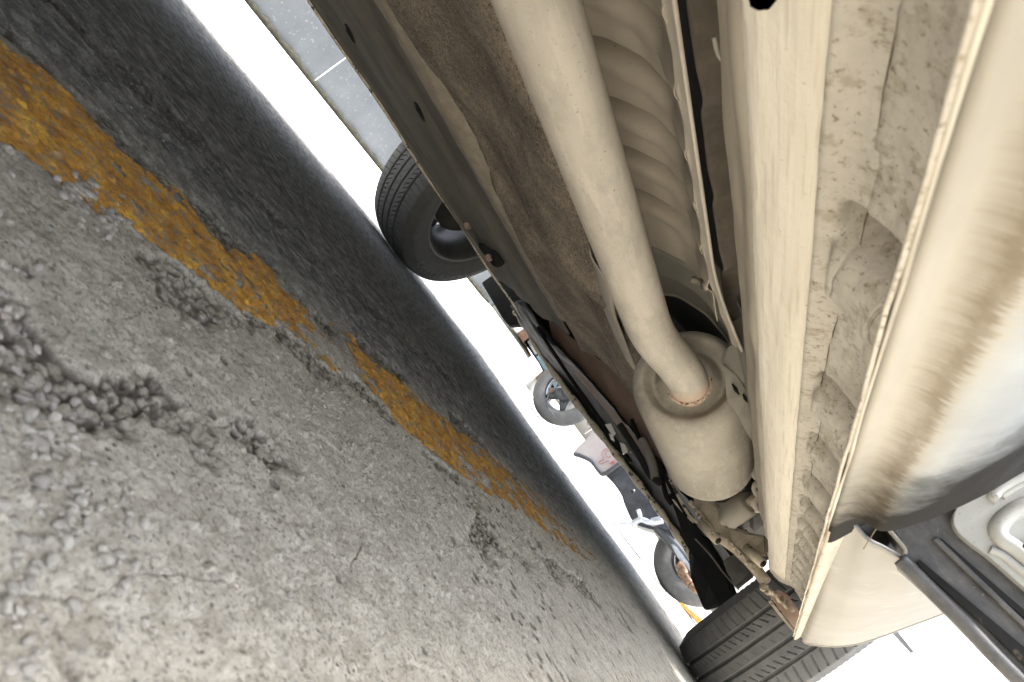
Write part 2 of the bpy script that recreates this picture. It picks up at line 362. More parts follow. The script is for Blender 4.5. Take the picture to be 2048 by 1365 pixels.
# loose stones in the broken strips
def gpt(px,py): p=at(px,py,Z=0); return p.x,p.y
def stones():
    bm0=bmesh.new(); bmesh.ops.create_icosphere(bm0,subdivisions=2,radius=1)
    base=np.array([v.co[:] for v in bm0.verts]); fc=np.array([[v.index for v in f.verts] for f in bm0.faces]); bm0.free()
    Vs=[];Fs=[];k=0
    lots=[((20,640),(60,190),40,.0020,.45),((75,840),(70,150),36,.0022,.5),((130,1000),(70,150),46,.0019,.5),((230,1120),(70,120),28,.0019,.5),((60,1230),(70,110),26,.0019,.5),
          ((150,395),(35,45),60,.0022,.5),((215,440),(28,24),40,.0022,.5),((165,380),(14,14),5,.0045,.3),((440,640),(110,60),60,.0012,.5),((650,800),(90,60),110,.0014,.5),((760,880),(110,60),90,.0014,.5),((900,1000),(150,60),80,.0015,.5),((330,200),(160,120),30,.0016,.5),((1080,1090),(140,90),70,.002,.5),((500,1000),(450,300),110,.0011,.5)]
    for (c,s,nn,rad,var) in lots:
        for _ in range(nn):
            px=c[0]+random.gauss(0,.5)*s[0]; py=c[1]+random.gauss(0,.5)*s[1]
            r=ray(px,py)
            if r[2]>-.02: continue
            x,y=gpt(px,py)
            a=rad*random.uniform(1-var,1+var)*.8
            sc3=np.array([random.uniform(.7,1.3),random.uniform(.7,1.3),random.uniform(.45,.85)])*a
            fr=random.random()*50
            nz=np.array([mnoise.noise(Vector(b)*1.6+Vector((fr,fr*2,0))) for b in base])[:,None]
            v=base*(1+.25*nz)
            for _k in range(9):
                pn_=np.array([random.gauss(0,1) for _q in range(3)]); pn_/=np.linalg.norm(pn_); ov=np.maximum(v@pn_-random.uniform(.45,.75),0)[:,None]; v=v-ov*pn_
            v=v*sc3*1.25; th=random.random()*6.3; cc,ss=math.cos(th),math.sin(th)
            v=np.stack([v[:,0]*cc-v[:,1]*ss,v[:,0]*ss+v[:,1]*cc,v[:,2]],-1)
            z0=float(gz(np.array([x]),np.array([y]))[0][0])
            Vs.append(v+np.array([x,y,z0+a*.05])); Fs.append(fc+k); k+=len(base)
    return faces_mesh(bpy.data.meshes.new('gravel'),np.concatenate(Vs),np.concatenate(Fs))
gv=link('gravel',stones(),M['stone'],None,False); tag(gv,'loose grey grit and crumbled stones on the worn ground beside the yellow line','gravel',kind='stuff')
# ------------------------------------------------------------------ generic builders
def sweep(name,prof,y0,y1,ny,m,parent,disp=None,thick=0,smooth=True,ys=None):
    """profile [(X,Z above the camera height)] drawn along the car"""
    pr=[Vector((p[0],p[1],0)) for p in prof]; s=[0]
    for a,b in zip(pr[:-1],pr[1:]): s.append(s[-1]+(b-a).length)
    N=[]
    for i in range(len(pr)):
        d=(pr[min(i+1,len(pr)-1)]-pr[max(i-1,0)]).normalized(); N.append((d.y,-d.x))
    s=np.array(s);N=np.array(N); Yv=np.linspace(y0,y1,ny) if ys is None else np.array(ys)
    Sg,Yg=np.meshgrid(s,Yv,indexing='ij')
    dd=disp(Sg,Yg) if disp else np.zeros_like(Sg)
    px=np.array([p.x for p in pr])[:,None];pz=np.array([p.y for p in pr])[:,None]
    P=np.stack([px+N[:,0:1]*dd,Yg,pz+N[:,1:2]*dd+H],-1)
    o=link(name,grid_mesh(name,P,np.stack([Sg,Yg],-1)),m,parent,smooth)
    if thick:
        k=o.modifiers.new('t','SOLIDIFY'); k.thickness=thick; k.offset=-1 if thick>0 else 1
        k.thickness=abs(thick)
    return o
def tube_mesh(name,pts,rad,seg=24,cap=True):
    pts=[Vector(p) for p in pts]; n=len(pts)
    rad=rad if isinstance(rad,(list,tuple)) else [rad]*n
    P=np.zeros((seg,n,3)); up=None
    for i in range(n):
        d=(pts[min(i+1,n-1)]-pts[max(i-1,0)]).normalized()
        if up is None:
            up=d.orthogonal().normalized()
        up=(up-d*up.dot(d)).normalized(); sd=d.cross(up)
        for j in range(seg):
            a=2*math.pi*j/seg; P[j,i]=pts[i]+(up*math.cos(a)+sd*math.sin(a))*rad[i]
    me=grid_mesh(name,P,closeu=True)
    if cap:
        bm=bmesh.new(); bm.from_mesh(me)
        bmesh.ops.holes_fill(bm,edges=[e for e in bm.edges if e.is_boundary],sides=0)
        bm.to_mesh(me); bm.free()
    return me
def tube(name,pts,rad,m,parent,seg=24,cap=True): return link(name,tube_mesh(name,pts,rad,seg,cap),m,parent)
def pxs(L,**kw):                                   # corner list: (px,py[,Y]) -> world points on planes across the car
    out=[]
    for p in L:
        if len(p)==3: out.append(at(p[0],p[1],Y=p[2]))
        else: out.append(at(p[0],p[1],**kw))
    return out
def plate(name,pts,th,m,parent,bev=.002,tdir=None,smooth=False):
    """a closed outline given real thickness and bevelled edges"""
    bm=bmesh.new(); vs=[bm.verts.new(p) for p in pts]; f=bm.faces.new(vs); bm.normal_update()
    d=Vector(tdir).normalized() if tdir else f.normal
    r=bmesh.ops.extrude_face_region(bm,geom=[f]); bmesh.ops.translate(bm,verts=[v for v in r['geom'] if isinstance(v,bmesh.types.BMVert)],vec=d*th)
    bmesh.ops.recalc_face_normals(bm,faces=bm.faces)
    if bev: bmesh.ops.bevel(bm,geom=[e for e in bm.edges],offset=bev,segments=2,affect='EDGES',clamp_overlap=True)
    bmesh.ops.triangulate(bm,faces=[f for f in bm.faces if len(f.verts)>4])
    me=bpy.data.meshes.new(name); bm.to_mesh(me); bm.free()
    return link(name,me,m,parent,smooth)
def box(name,c,s,m,parent=None,rot=(0,0,0),bev=.003):
    bm=bmesh.new(); bmesh.ops.create_cube(bm,size=1)
    mt=Matrix.Translation(c)@Matrix.Rotation(rot[2],4,'Z')@Matrix.Rotation(rot[1],4,'Y')@Matrix.Rotation(rot[0],4,'X')@Matrix.Diagonal((*s,1))
    bmesh.ops.transform(bm,matrix=mt,verts=bm.verts)
    if bev: bmesh.ops.bevel(bm,geom=list(bm.edges),offset=bev,segments=2,affect='EDGES',clamp_overlap=True)
    me=bpy.data.meshes.new(name); bm.to_mesh(me); bm.free(); return link(name,me,m,parent,False)
def lathe(name,prof,m,parent,seg=64,axis='X',loc=(0,0,0)):
    """profile [(axial, radius)] about X"""
    P=np.zeros((seg,len(prof),3))
    for j in range(seg):
        a=2*math.pi*j/seg
        for i,(x,r) in enumerate(prof):
            if axis=='X': P[j,i]=(x,r*math.cos(a),r*math.sin(a))
            else: P[j,i]=(r*math.cos(a),x,r*math.sin(a))
    P+=np.array(loc); return link(name,grid_mesh(name,P,closeu=True),m,parent)
# ------------------------------------------------------------------ the car
car=empty('parked_car',(-.82,.4,0),'white car seen from underneath, with dusty cream underbody and front door open','car')
# near floor, rail, inner rocker with pressed beads
bead_y=[.318,.49,.60,.705,.80,.89,.975,1.055,1.13,1.20,1.27,1.335]
kp=[(-.160,.210),(-.147,.192),(-.136,.160),(-.1345,.1375),(-.1315,.1400),(-.126,.1445),(-.118,.1465),(-.105,.1455),(-.093,.1435),(-.0825,.139),(-.0755,.126),(-.0695,.112),(-.0630,.100),(-.0585,.0925),(-.0568,.0905)]
near=smooth_pts(lin([(a,b,0) for a,b in kp],.0016),3)
nearp=[(v.x,v.y) for v in near]; nxs=np.array([p[0] for p in nearp])
def near_disp(S_,Y_):
    X_=np.interp(S_,S_[:,0],nxs)[...] if False else nxs[:,None]+0*Y_
    d=(fbm(X_*60,Y_*25,4,71)-.5)*.0016
    ro=sst(-.120,-.112,X_)*(1-sst(-.080,-.072,X_))
    d=d+ro*(fbm(X_*230,Y_*150,4,72)-.5)*.0026
    # overlapping sheet: a step at the seam, jogging a little
    sx=-.1185+.004*np.sin(Y_*9)+.0035*np.sign(np.sin(Y_*23+1.0))*.5+(fbm(Y_*40,Y_*0,3,73)-.5)*.003
    d=d+.0011*sst(-.0009,.0009,X_-sx)-.0016*np.exp(-((X_-sx)/.0009)**2)
    for i,b in enumerate(bead_y):
        w_=.025 if i==0 else .020 if i==1 else .0145
        a_=.0115 if i==0 else .0105 if i==1 else .0085
        yc=b+.08*(X_+.1)*-1.0
        e=((Y_-yc)/w_); ex=sst(-.1285,-.1225,X_)*(1-sst(-.083,-.076,X_))
        d=d+ex*a_*np.exp(-np.abs(e)**3.6)
        d=d-ex*a_*(1.9 if i<2 else 2.2)*np.exp(-(np.abs(Y_-yc+w_*1.42)/(w_*.42))**3)
    return -d*-1.0
yy=np.concatenate([np.linspace(-.35,.1,60,endpoint=False),np.linspace(.1,1.47,1100)])
fl=sweep('floor_pan',nearp,0,0,0,M['pan'],car,near_disp,thick=.0015,ys=yy)
tag(fl,'cream undersealed floor edge pressed with a row of beads')
# seam dirt follows the same step
def seam_pts():
    pts=[]
    for y in np.linspace(-.3,1.42,260):
        sx=-.1185+.004*math.sin(y*9)+.0035*(1 if math.sin(y*23+1.0)>0 else -1)*.5+(float(fbm(np.array([y*40.]),np.array([0.]),3,73)[0])-.5)*.003
        i=int(np.argmin(np.abs(nxs-sx))); z=nearp[i][1]
        pts.append(Vector((sx,y,z+H-.0012)))
    return pts
def seam_rad(n): return [.0007*(.2+1.3*abs(mnoise.noise(Vector((i*.17,3,1))))) for i in range(n)]
sp=seam_pts(); tube('seam_sealant',sp,seam_rad(len(sp)),M['crack'],fl,8)
# rail (cream box section)
rp=smooth_pts(lin([(-.186,.205,0),(-.1815,.165,0),(-.178,.142,0),(-.1755,.1375,0),(-.168,.1355,0),(-.158,.1350,0),(-.146,.1365,0),(-.1385,.1395,0),(-.1365,.146,0),(-.136,.162,0),(-.136,.2,0)],.0016),3)
def rail_disp(S_,Y_): return (fbm(S_*90,Y_*7,4,80)-.5)*.0022+(fbm(S_*250,Y_*160,3,81)-.5)*.0007
rl=sweep('chassis_rail',[(v.x,v.y) for v in rp],0,0,0,M['cream'],car,rail_disp,thick=.0015,ys=np.linspace(.17,1.50,600))
tag(rl,'pale cream streaked box rail beside the exhaust tunnel')
# torn end of the rail and drain cap
plate('rail_end',pxs([(1497,0),(1500,14),(1516,22),(1538,20),(1548,8),(1550,-40),(1495,-40)],X=-.150),.02,M['black'],car,.002,tdir=(0,-.5,1))
rag=[]
for i in range(26):
    t_=i/25; p=at(1520+62*t_+4*math.sin(i*2.1),1172+42*t_+6*math.sin(i*1.3)+3*math.sin(i*3.1),Y=1.47-.02*math.sin(i))
    rag.append(p)
tube('torn_edge',rag,[.0022+.0018*abs(math.sin(i*1.7)) for i in range(26)],M['subframe'],rl,10)
# side plates beyond the rail
sweep('rail_side',[(v.x,v.y) for v in smooth_pts(lin([(-.246,.225,0),(-.243,.18,0),(-.2385,.172,0),(-.229,.167,0),(-.212,.160,0),(-.195,.1485,0),(-.188,.146,0),(-.184,.15,0),(-.183,.17,0)],.003),2)],.1,1.3,160,M['shield'],car,
      lambda s,y:(fbm(s*40,y*12,3,85)-.5)*.004,thick=.0015)
# pipe clip seen at the top
tube('clip',cat(pxs([(1428,75),(1436,108),(1452,128),(1470,138)],X=-.236),5),.0012,M['bracket'],car,8)
# heat shield tunnel with cross ribs
ribs=[.11,.185,.26,.335,.41,.485,.56,.636,.715]
def shield_disp(S_,Y_):
    d=(fbm(S_*14,Y_*9,3,88)-.5)*.004
    for b in ribs:
        yc=b+.006*np.sin(S_*30)
        d=d-.024*np.exp(-(np.abs(Y_-yc)/.0072)**2.6)*sst(.045,.072,S_)
        d=d+.006*np.exp(-((Y_-yc-.020)/.012)**2)
    return -d
tp=smooth_pts(lin([(-.352,.2165,0),(-.372,.224,0),(-.400,.238,0),(-.444,.241,0),(-.49,.226,0),(-.53,.20,0),(-.545,.187,0)],.005),3)
hs=sweep('heat_shield',[(v.x,v.y) for v in tp],-.2,.825,420,M['shield'],car,shield_disp,thick=.001)
tag(hs,'dusty ribbed heat shield above the exhaust pipe')
fy=np.linspace(-.2,.89,120); Pf=np.zeros((9,120,3))
for j,y in enumerate(fy):
    fl_=float(sst(.66,.98,np.array(y))); wv=.0008*math.sin(y*84)*(y>.2)
    for i in range(9):
        t_=i/8; X_=-.357+.0205*t_+.038*fl_*(.6+.4*t_); Z_=.2175+.0008*math.sin(t_*3.1)-.004*t_+.012*fl_+(wv if i<2 else 0)
        Pf[i,j]=(X_+(wv if i==0 else 0),y,Z_+H)
fo=link('shield_flange',grid_mesh('shield_flange',Pf),M['shield_edge'],hs); k=fo.modifiers.new('t','SOLIDIFY'); k.thickness=.003
lf=sweep('shield_flange',[(-.556,.158),(-.562,.1535),(-.575,.152),(-.60,.156),(-.63,.17)],.84,1.45,60,M['shield_edge'],hs,lambda s,y:(fbm(s*10,y*9,3,90)-.5)*.006,thick=.002)
mv=lf.data.vertices; cc_=np.empty(len(mv)*3,np.float32); mv.foreach_get('co',cc_); cc_=cc_.reshape(-1,3); cc_[:,0]+=.05*(1-sst(.84,1.06,cc_[:,1])); mv.foreach_set('co',cc_.ravel())
# dark recess between shield and rail
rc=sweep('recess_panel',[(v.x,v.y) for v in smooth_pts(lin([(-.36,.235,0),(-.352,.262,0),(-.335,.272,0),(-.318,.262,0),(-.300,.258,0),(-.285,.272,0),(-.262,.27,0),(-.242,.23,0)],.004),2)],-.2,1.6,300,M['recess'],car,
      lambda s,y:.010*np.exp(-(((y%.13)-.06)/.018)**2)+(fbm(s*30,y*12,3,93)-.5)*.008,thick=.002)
# ceiling above everything so that no sky leaks through
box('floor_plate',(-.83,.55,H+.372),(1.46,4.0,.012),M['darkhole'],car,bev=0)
# grey arched brace behind the first shield
def brace_disp(S_,Y_): return (-.013*np.exp(-((Y_-.862)/.014)**2)+.010*np.exp(-((Y_-.898)/.012)**2)-.010*np.exp(-((Y_-.932)/.010)**2)-.004*sst(.94,1.0,Y_))
bp=smooth_pts(lin([(-.245,.19,0),(-.285,.215,0),(-.33,.238,0),(-.39,.258,0),(-.445,.262,0),(-.50,.25,0),(-.545,.21,0),(-.565,.17,0)],.006),4)
br=sweep('tunnel_brace',[(v.x,v.y) for v in bp],.805,.995,60,M['arch'],car,brace_disp,thick=.002)
tube('opening_lip',[Vector((x,.997,z+H-.002)) for x,z in [(v.x,v.y) for v in bp]],.0042,M['shield'],br,10)
for (px,py,Y_) in((1405,566,.80),(1482,652,.93)):
    p=at(px,py,Y=Y_); d=(at(px+26,py+8,Y=Y_)-p).normalized()
    b=tube('bolt',[p-d*.004,p+d*.001,p+d*.0012,p+d*.010,p+d*.0101,p+d*.016],[.0045,.0045,.0085,.0085,.005,.005],M['steel'],br,6)
    tube('bolt_thread',[p-d*.014+d*.002*i for i in range(7)],[.0038 if i%2 else .0046 for i in range(7)],M['steel'],b,12)
# folded grey bracket right of the muffler
A_=pxs([(1448,706,.90),(1463,690,.88),(1492,682,.86),(1516,676,.85),(1524,760,.88),(1524,835,.92),(1500,800,.93),(1446,728,.91)])
plate('bracket_fold',A_,.004,M['arch'],car,.001)
bk=plate('muffler_bracket',pxs([(1447,728,.90),(1478,752,.905),(1500,790,.91),(1520,840,.92),(1524,905,.94),(1496,868,.94),(1478,832,.93),(1456,800,.92)]),.004,M['bracket'],car,.001)
for (a,b_) in(((1464,768),(1478,790)),((1486,788),(1495,806))):
    pa,pb=at(*a,Y=.903),at(*b_,Y=.905); tube('slot',[pa,pa.lerp(pb,.5),pb],[.0008,.0026,.0008],M['black'],bk,8)
# exhaust pipe and muffler
PR=.0275
ax=[Vector((-.385+.0,y,.143+H)) for y in (-.3,0,.3,.6,.72,.79)]+[Vector((-.380,.835,.146+H)),Vector((-.366,.868,.153+H)),Vector((-.357,.91,.158+H)),Vector((-.355,.95,.160+H)),Vector((-.355,.985,.160+H))]
pts=smooth_pts(lin(ax,.008),6)
xp=tube('exhaust_pipe',pts,PR,M['pipe'],car,72); tag(xp,'thick dusty exhaust pipe bending into the muffler')
MC=Vector((-.368,0,.166+H)); MR=.080
prof=[(.948,.0),(.948,.030),(.952,.034),(.962,.040),(.973,.046),(.974,.050),(.964,.056),(.956,.062),(.957,.068),(.962,.0735),(.970,.078),(.980,.0797),(.99,MR),(1.33,MR),(1.34,.0795),(1.342,.0812),(1.352,.0812),(1.356,.079),(1.362,.06),(1.365,.0)]
pr2=[(v.x,v.y) for v in smooth_pts(lin([(a,b,0) for a,b in prof[:13]],.0015),4)]+prof[13:]
mu=lathe('muffler',pr2,M['muffler'],car,120,'Y',(MC.x,0,MC.z)); tag(mu,'dusty beige cylindrical muffler with a dished front face')
wr=[]
for j in range(49):
    a=2*math.pi*j/48; wr.append(Vector((-.355+(PR+.001)*math.cos(a),.952-.004*math.cos(a*1),.160+H+(PR+.001)*math.sin(a))))
tube('weld_seam',wr,[.0020+.0011*abs(math.sin(j*1.9)) for j in range(49)],M['weld'],xp,8)
tube('exhaust_pipe',[(-.34,1.36,.16+H),(-.34,1.45,.165+H),(-.36,1.55,.18+H),(-.45,1.75,.2+H)],.024,M['subframe'],car,32)
# felt cover over the floor on the far side
fp=smooth_pts(lin([(-.545,.175,0),(-.562,.157,0),(-.60,.152,0),(-.66,.158,0),(-.76,.170,0),(-.86,.168,0),(-.93,.160,0),(-.975,.154,0),(-1.0,.165,0)],.006),4)
def felt_disp(S_,Y_):
    d=(fbm(S_*5,Y_*3.2,3,101)-.5)*.045+(fbm(S_*30,Y_*22,4,102)-.5)*.008+(fbm(S_*160,Y_*110,3,103)-.5)*.0030
    d=d+.018*np.exp(-((Y_-1.12)/.05)**2)*sst(.3,.05,S_)-.016*np.exp(-((Y_-.98)/.07)**2)*sst(.35,.1,S_)
    return d
fe=sweep('felt_cover',[(v.x,v.y) for v in fp],-.2,1.50,520,M['felt'],car,felt_disp,thick=.004)
mv=fe.data.vertices; cc_=np.empty(len(mv)*3,np.float32); mv.foreach_get('co',cc_); cc_=cc_.reshape(-1,3); cc_[:,1]+=.85*np.clip(-.56-cc_[:,0],0,1)*sst(1.1,1.5,cc_[:,1])+.02*np.sin(cc_[:,0]*23)*sst(1.3,1.5,cc_[:,1]); mv.foreach_set('co',cc_.ravel())
tag(fe,'matted brown felt underbody cover')
# far floor edge: ridges and dark folds
ridge=sweep('floor_ridge',[(v.x,v.y) for v in smooth_pts(lin([(-.975,.170,0),(-.995,.152,0),(-1.010,.1435,0),(-1.03,.1405,0),(-1.05,.1405,0),(-1.062,.146,0),(-1.07,.158,0)],.004),2)],.1,1.72,260,M['farridge'],car,lambda s,y:(fbm(s*50,y*14,4,105)-.5)*.006,thick=.003)
fs=smooth_pts(lin([(-1.06,.150,0),(-1.09,.142,0),(-1.13,.135,0),(-1.16,.118,0),(-1.19,.112,0),(-1.235,.112,0),(-1.25,.105,0),(-1.29,.100,0),(-1.31,.1015,0),(-1.345,.092,0),(-1.372,.085,0),(-1.378,.0765,0)],.004),2)
def fs_disp(S_,Y_): return (fbm(S_*26,Y_*6,4,107)-.5)*.007+(fbm(S_*120,Y_*60,3,108)-.5)*.002
sw=sweep('floor_edge_panel',[(v.x,v.y) for v in fs],.1,1.9,320,M['farpanel'],car,fs_disp,thick=.003)
tag(sw,'dark dusty folded panel along the far floor edge')
tube('edge_flange',[Vector((-1.381+.004*math.sin(y*7),y,.0765+H+.002*math.sin(y*13))) for y in np.linspace(.1,2.2,60)],.0035,M['lip'],sw,8)
for (px,py,X_) in((697,66,-1.27),(836,222,-1.15)):
    plate('drain_slot',pxs([(px-9,py-18),(px-3,py-20),(px+9,py+8),(px+13,py+20),(px+6,py+16),(px-6,py-4)],X=X_),.006,M['black'],sw,.0005)
# hook on the felt edge by the pipe
tube('hanger_hook',pxs([(1158,470,1.0),(1160,495,1.0),(1172,518,1.0),(1184,524,1.0),(1178,505,1.0),(1170,490,1.0)]),.0035,M['steel'],car,8)
plate('hanger_hook',pxs([(1166,468,1.02),(1186,500,1.02),(1200,535,1.02),(1190,530,1.02),(1172,500,1.02)]),.006,M['black'],car,.001)
# floor beyond the felt and the dark front undertray
plate('engine_bay_panel',pxs([(1100,640,1.97),(1200,720,1.94),(1300,800,1.92),(1370,980,1.9),(1345,985,2.12),(1262,880,2.16),(1190,790,2.16),(1110,695,2.12)]),.006,M['primer'],car,.002)
ut=[[(1022,610,2.20),(1030,605,2.10),(1038,600,2.0),(1050,600,1.95)],
    [(1090,715,2.32),(1098,705,2.18),(1108,698,2.06),(1120,694,1.98)],
    [(1140,775,2.36),(1155,765,2.24),(1172,755,2.12),(1190,768,2.02)],
    [(1205,860,2.38),(1222,845,2.26),(1240,835,2.14),(1256,848,2.05)],
    [(1260,935,2.40),(1280,915,2.26),(1300,905,2.14),(1322,925,2.04)],
    [(1325,1020,2.40),(1345,1000,2.28),(1365,990,2.14),(1385,1005,2.05)],
    [(1375,1095,2.42),(1392,1080,2.30),(1410,1060,2.2),(1440,1080,2.1)],
    [(1425,1185,2.44),(1452,1180,2.3),(1475,1160,2.2),(1500,1150,2.1)]]
CP=np.array([[list(at(a,b,Y=c)) for a,b,c in r] for r in ut])
def bspl(CP,nu,nv):
    rows=[cat([Vector(p) for p in r],nv) for r in CP]; out=[]
    for j in range(len(rows[0])): out.append(cat([r[j] for r in rows],nu))
    return np.array([[list(p) for p in r] for r in out])
G=bspl(CP,10,8); G[:,:,2]+=(fbm(G[:,:,0]*25,G[:,:,1]*25,3,111)-.5)*.012
uo=link('undertray',grid_mesh('undertray',G),M['black'],car); k=uo.modifiers.new('t','SOLIDIFY'); k.thickness=.006
tag(uo,'glossy black plastic undertray under the car nose')
# stiffening ribs, hoses and holes of the undertray
for L,rd,mm in(([(1075,655,2.0),(1130,740,2.02),(1190,825,2.03),(1262,925,2.04)],.006,'black'),
            ([(1240,850,1.98),(1275,905,1.97),(1300,950,1.95),(1318,965,1.9)],.010,'blackdull'),
            ([(1262,840,2.0),(1290,900,2.0),(1318,930,1.95),(1330,985,1.9),(1345,1010,1.9)],.007,'black'),
            ([(1285,880,1.98),(1305,930,1.95),(1312,960,1.92)],.013,'bracket'),
            ([(1325,940,1.9),(1360,1010,1.9),(1395,1055,1.9),(1450,1090,1.85)],.006,'black'),
            ([(1340,960,1.88),(1378,1030,1.88),(1420,1062,1.86)],.004,'lip'),
            ([(1345,1000,1.9),(1400,1060,1.9),(1432,1082,1.9)],.003,'lip'),
            ([(1230,850,2.1),(1248,885,2.1),(1262,905,2.1)],.004,'steel')):
    tube('hose',pxs(L) if False else cat(pxs(L),6),rd,M[mm],car,12)
for P4 in([(1210,850),(1222,848),(1232,868),(1226,874)],[(1240,886),(1250,890),(1256,905),(1246,910)],[(1218,868),(1226,872),(1230,884),(1222,880)]):
    plate('slot_daylight',pxs(P4,Y=2.0),.004,M['white'],uo,.0005)  # white plates stand in for daylight showing through the slots
# bumper lip
lp=cat(pxs([(1030,622,2.2),(1048,650,2.26),(1094,727,2.32),(1155,810,2.35),(1213,885,2.36),(1272,960,2.38),(1333,1040,2.39),(1380,1110,2.40),(1428,1190,2.40)]),10)
bl=tube('bumper_lip',lp,[.0105+.0025*math.sin(i*.9) for i in range(len(lp))],M['lip'],car,10); tag(bl,'scuffed pale lower lip of the front bumper')
Pb=np.array([[list(p+Vector((0,.012*math.sin(t_*1.5)*8,.005+t_*.26))) for t_ in np.linspace(0,1,8)] for p in lp])
bo=link('front_bumper',grid_mesh('front_bumper',Pb),M['blackdull'],car); k=bo.modifiers.new('t','SOLIDIFY'); k.thickness=.006
# dark tray pieces in front of the near wheel
plate('air_dam',pxs([(1390,1085,2.2),(1404,1100,2.2),(1430,1160,2.2),(1452,1188,2.15),(1450,1215,2.15),(1418,1222,2.2),(1392,1160,2.25),(1388,1110,2.25)]),.02,M['blackdull'],car,.004)
plate('air_dam',pxs([(1345,985,2.05),(1372,1010,2.05),(1420,1075,2.05),(1450,1130,2.05),(1480,1195,2.02),(1452,1215,2.05),(1416,1150,2.1),(1380,1080,2.1)]),.02,M['blackdull'],car,.004)
plate('splash_guard',pxs([(1452,1128,1.95),(1462,1118,1.95),(1480,1112,1.93),(1510,1130,1.9),(1510,1155,1.9),(1478,1180,1.9),(1462,1150,1.95)]),.015,M['bracket'],car,.003)
tube('guard_edge',cat(pxs([(1390,1078,2.0),(1420,1110,2.0),(1450,1150,2.0),(1478,1180,2.0)]),5),.0022,M['steel'],car,8)
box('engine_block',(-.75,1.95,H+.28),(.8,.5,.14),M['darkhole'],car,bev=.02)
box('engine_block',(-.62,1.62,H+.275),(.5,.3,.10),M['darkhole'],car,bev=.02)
# subframe, arm and bushing
ca_=plate('subframe_beam',pxs([(1380,1000,1.53),(1402,988,1.52),(1436,1012,1.50),(1462,1052,1.49),(1500,1066,1.47),(1534,1072,1.46),(1536,1112,1.45),(1500,1110,1.46),(1462,1096,1.48),(1424,1062,1.50),(1398,1030,1.52)]),.035,M['subframe'],car,.006,tdir=(0,1,.2),smooth=False)
tube('control_arm',cat(pxs([(1440,1075,1.5),(1475,1100,1.49),(1505,1130,1.48),(1532,1165,1.47)]),6),.011,M['subframe'],car,16)
tube('control_arm',cat(pxs([(1405,1000,1.62),(1430,1020,1.6),(1475,1020,1.56)]),6),.016,M['subframe'],car,16)
b0,b1=at(1468,1052,Y=1.44),at(1506,1020,Y=1.40)
d=(b1-b0).normalized(); ca=(at(1455,1035,Y=1.44),at(1500,1005,Y=1.40))
bs=tube('bushing',[ca[0],ca[0].lerp(ca[1],.03),ca[0].lerp(ca[1],.97),ca[1]],[.019,.024,.024,.019],M['bracket'],car,40)
tube('bushing_sleeve',[ca[0]-(ca[1]-ca[0])*.25,ca[1]+(ca[1]-ca[0])*.3],.010,M['subframe'],bs,20)
tube('bushing_rim',[ca[0]+Vector((.0,-.004,-.012)),ca[1]+Vector((.0,-.004,-.012))],.0035,M['subframe'],bs,8)
jag=[]
for i in range(30):
    t_=i/29; jag.append(at(1378+72*t_+3*math.sin(i*2.3),1003+82*t_+4*math.cos(i*1.9),Y=1.50-.003*math.sin(i*2)))
tube('torn_gasket',jag,[.003+.002*abs(math.sin(i*1.1)) for i in range(30)],M['subframe'],car,8)
jag=[at(1450+62*i/23+3*math.sin(i*2.7),1075+68*i/23+4*math.sin(i*1.3),Y=1.47) for i in range(24)]
tube('torn_gasket',jag,[.0025+.002*abs(math.sin(i*1.1)) for i in range(24)],M['subframe'],car,8)
jag=[at(1512+4*math.sin(i*1.1),925+100*i/19,Y=1.30) for i in range(20)]
tube('pinched_edge',jag,[.004+.002*abs(math.sin(i*.9)) for i in range(20)],M['shield_edge'],car,8)
for (x0,y0,x1,y1,Y_,r_) in((1422,1068,1436,1082,1.46,.009),(1512,1115,1526,1128,1.44,.009)):
    a_,b_=at(x0,y0,Y=Y_),at(x1,y1,Y=Y_-.01); c_=tube('bushing_tube',[a_+ (b_-a_)*-1.5,b_],r_,M['subframe'],car,20)
    tube('bore',[b_-(b_-a_)*.05,b_+(b_-a_)*.06],r_*.72,M['black'],c_,16)
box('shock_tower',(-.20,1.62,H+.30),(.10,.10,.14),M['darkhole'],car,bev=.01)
# rocker: outer painted sill
kq=[(-.0590,.105),(-.0575,.0940),(-.0558,.0903),(-.0545,.0895),(-.0530,.0915),(-.0515,.0960),(-.0478,.0985),(-.0425,.1005),(-.0360,.1020),(-.0300,.1075),(-.0250,.1170),(-.0215,.130),(-.0185,.147),(-.0170,.166),(-.018,.190),(-.03,.21),(-.05,.23),(-.05,.34)]
rk=smooth_pts(lin([(a,b,0) for a,b in kq],.0012),2)
def rk_disp(S_,Y_): return (fbm(S_*60,Y_*14,3,121)-.5)*.0010+(fbm(S_*8,Y_*5,3,122)-.5)*.0015*sst(.01,.04,S_)
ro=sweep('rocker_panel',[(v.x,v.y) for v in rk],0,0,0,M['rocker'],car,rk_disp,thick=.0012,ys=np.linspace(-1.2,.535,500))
mv=ro.data.vertices; cc_=np.empty(len(mv)*3,np.float32); mv.foreach_get('co',cc_); cc_=cc_.reshape(-1,3)
cc_[:,2]+=.045*sst(.45,.53,cc_[:,1])*sst(-.0535,-.046,cc_[:,0])+.02*sst(.36,.5,cc_[:,1])*sst(-.036,-.02,cc_[:,0]); cc_[:,0]-=.012*sst(.46,.56,cc_[:,1])*sst(-.040,-.02,cc_[:,0]); mv.foreach_set('co',cc_.ravel())
sweep('sill_flange',[(-.0585,.0925),(-.0560,.0902),(-.0548,.0895),(-.0535,.0915),(-.0530,.097),(-.0535,.12)],.50,1.49,80,M['subframe'],car,thick=.001)
tag(ro,'white painted sill with a brown road dirt band')
tube('pinch_edge',[Vector((-.0561+.0004*math.sin(y*40),y,.0914+H)) for y in np.linspace(-.3,1.48,120)],[.0021+.0002*math.sin(i*.8) for i in range(120)],M['cream'],ro,8)
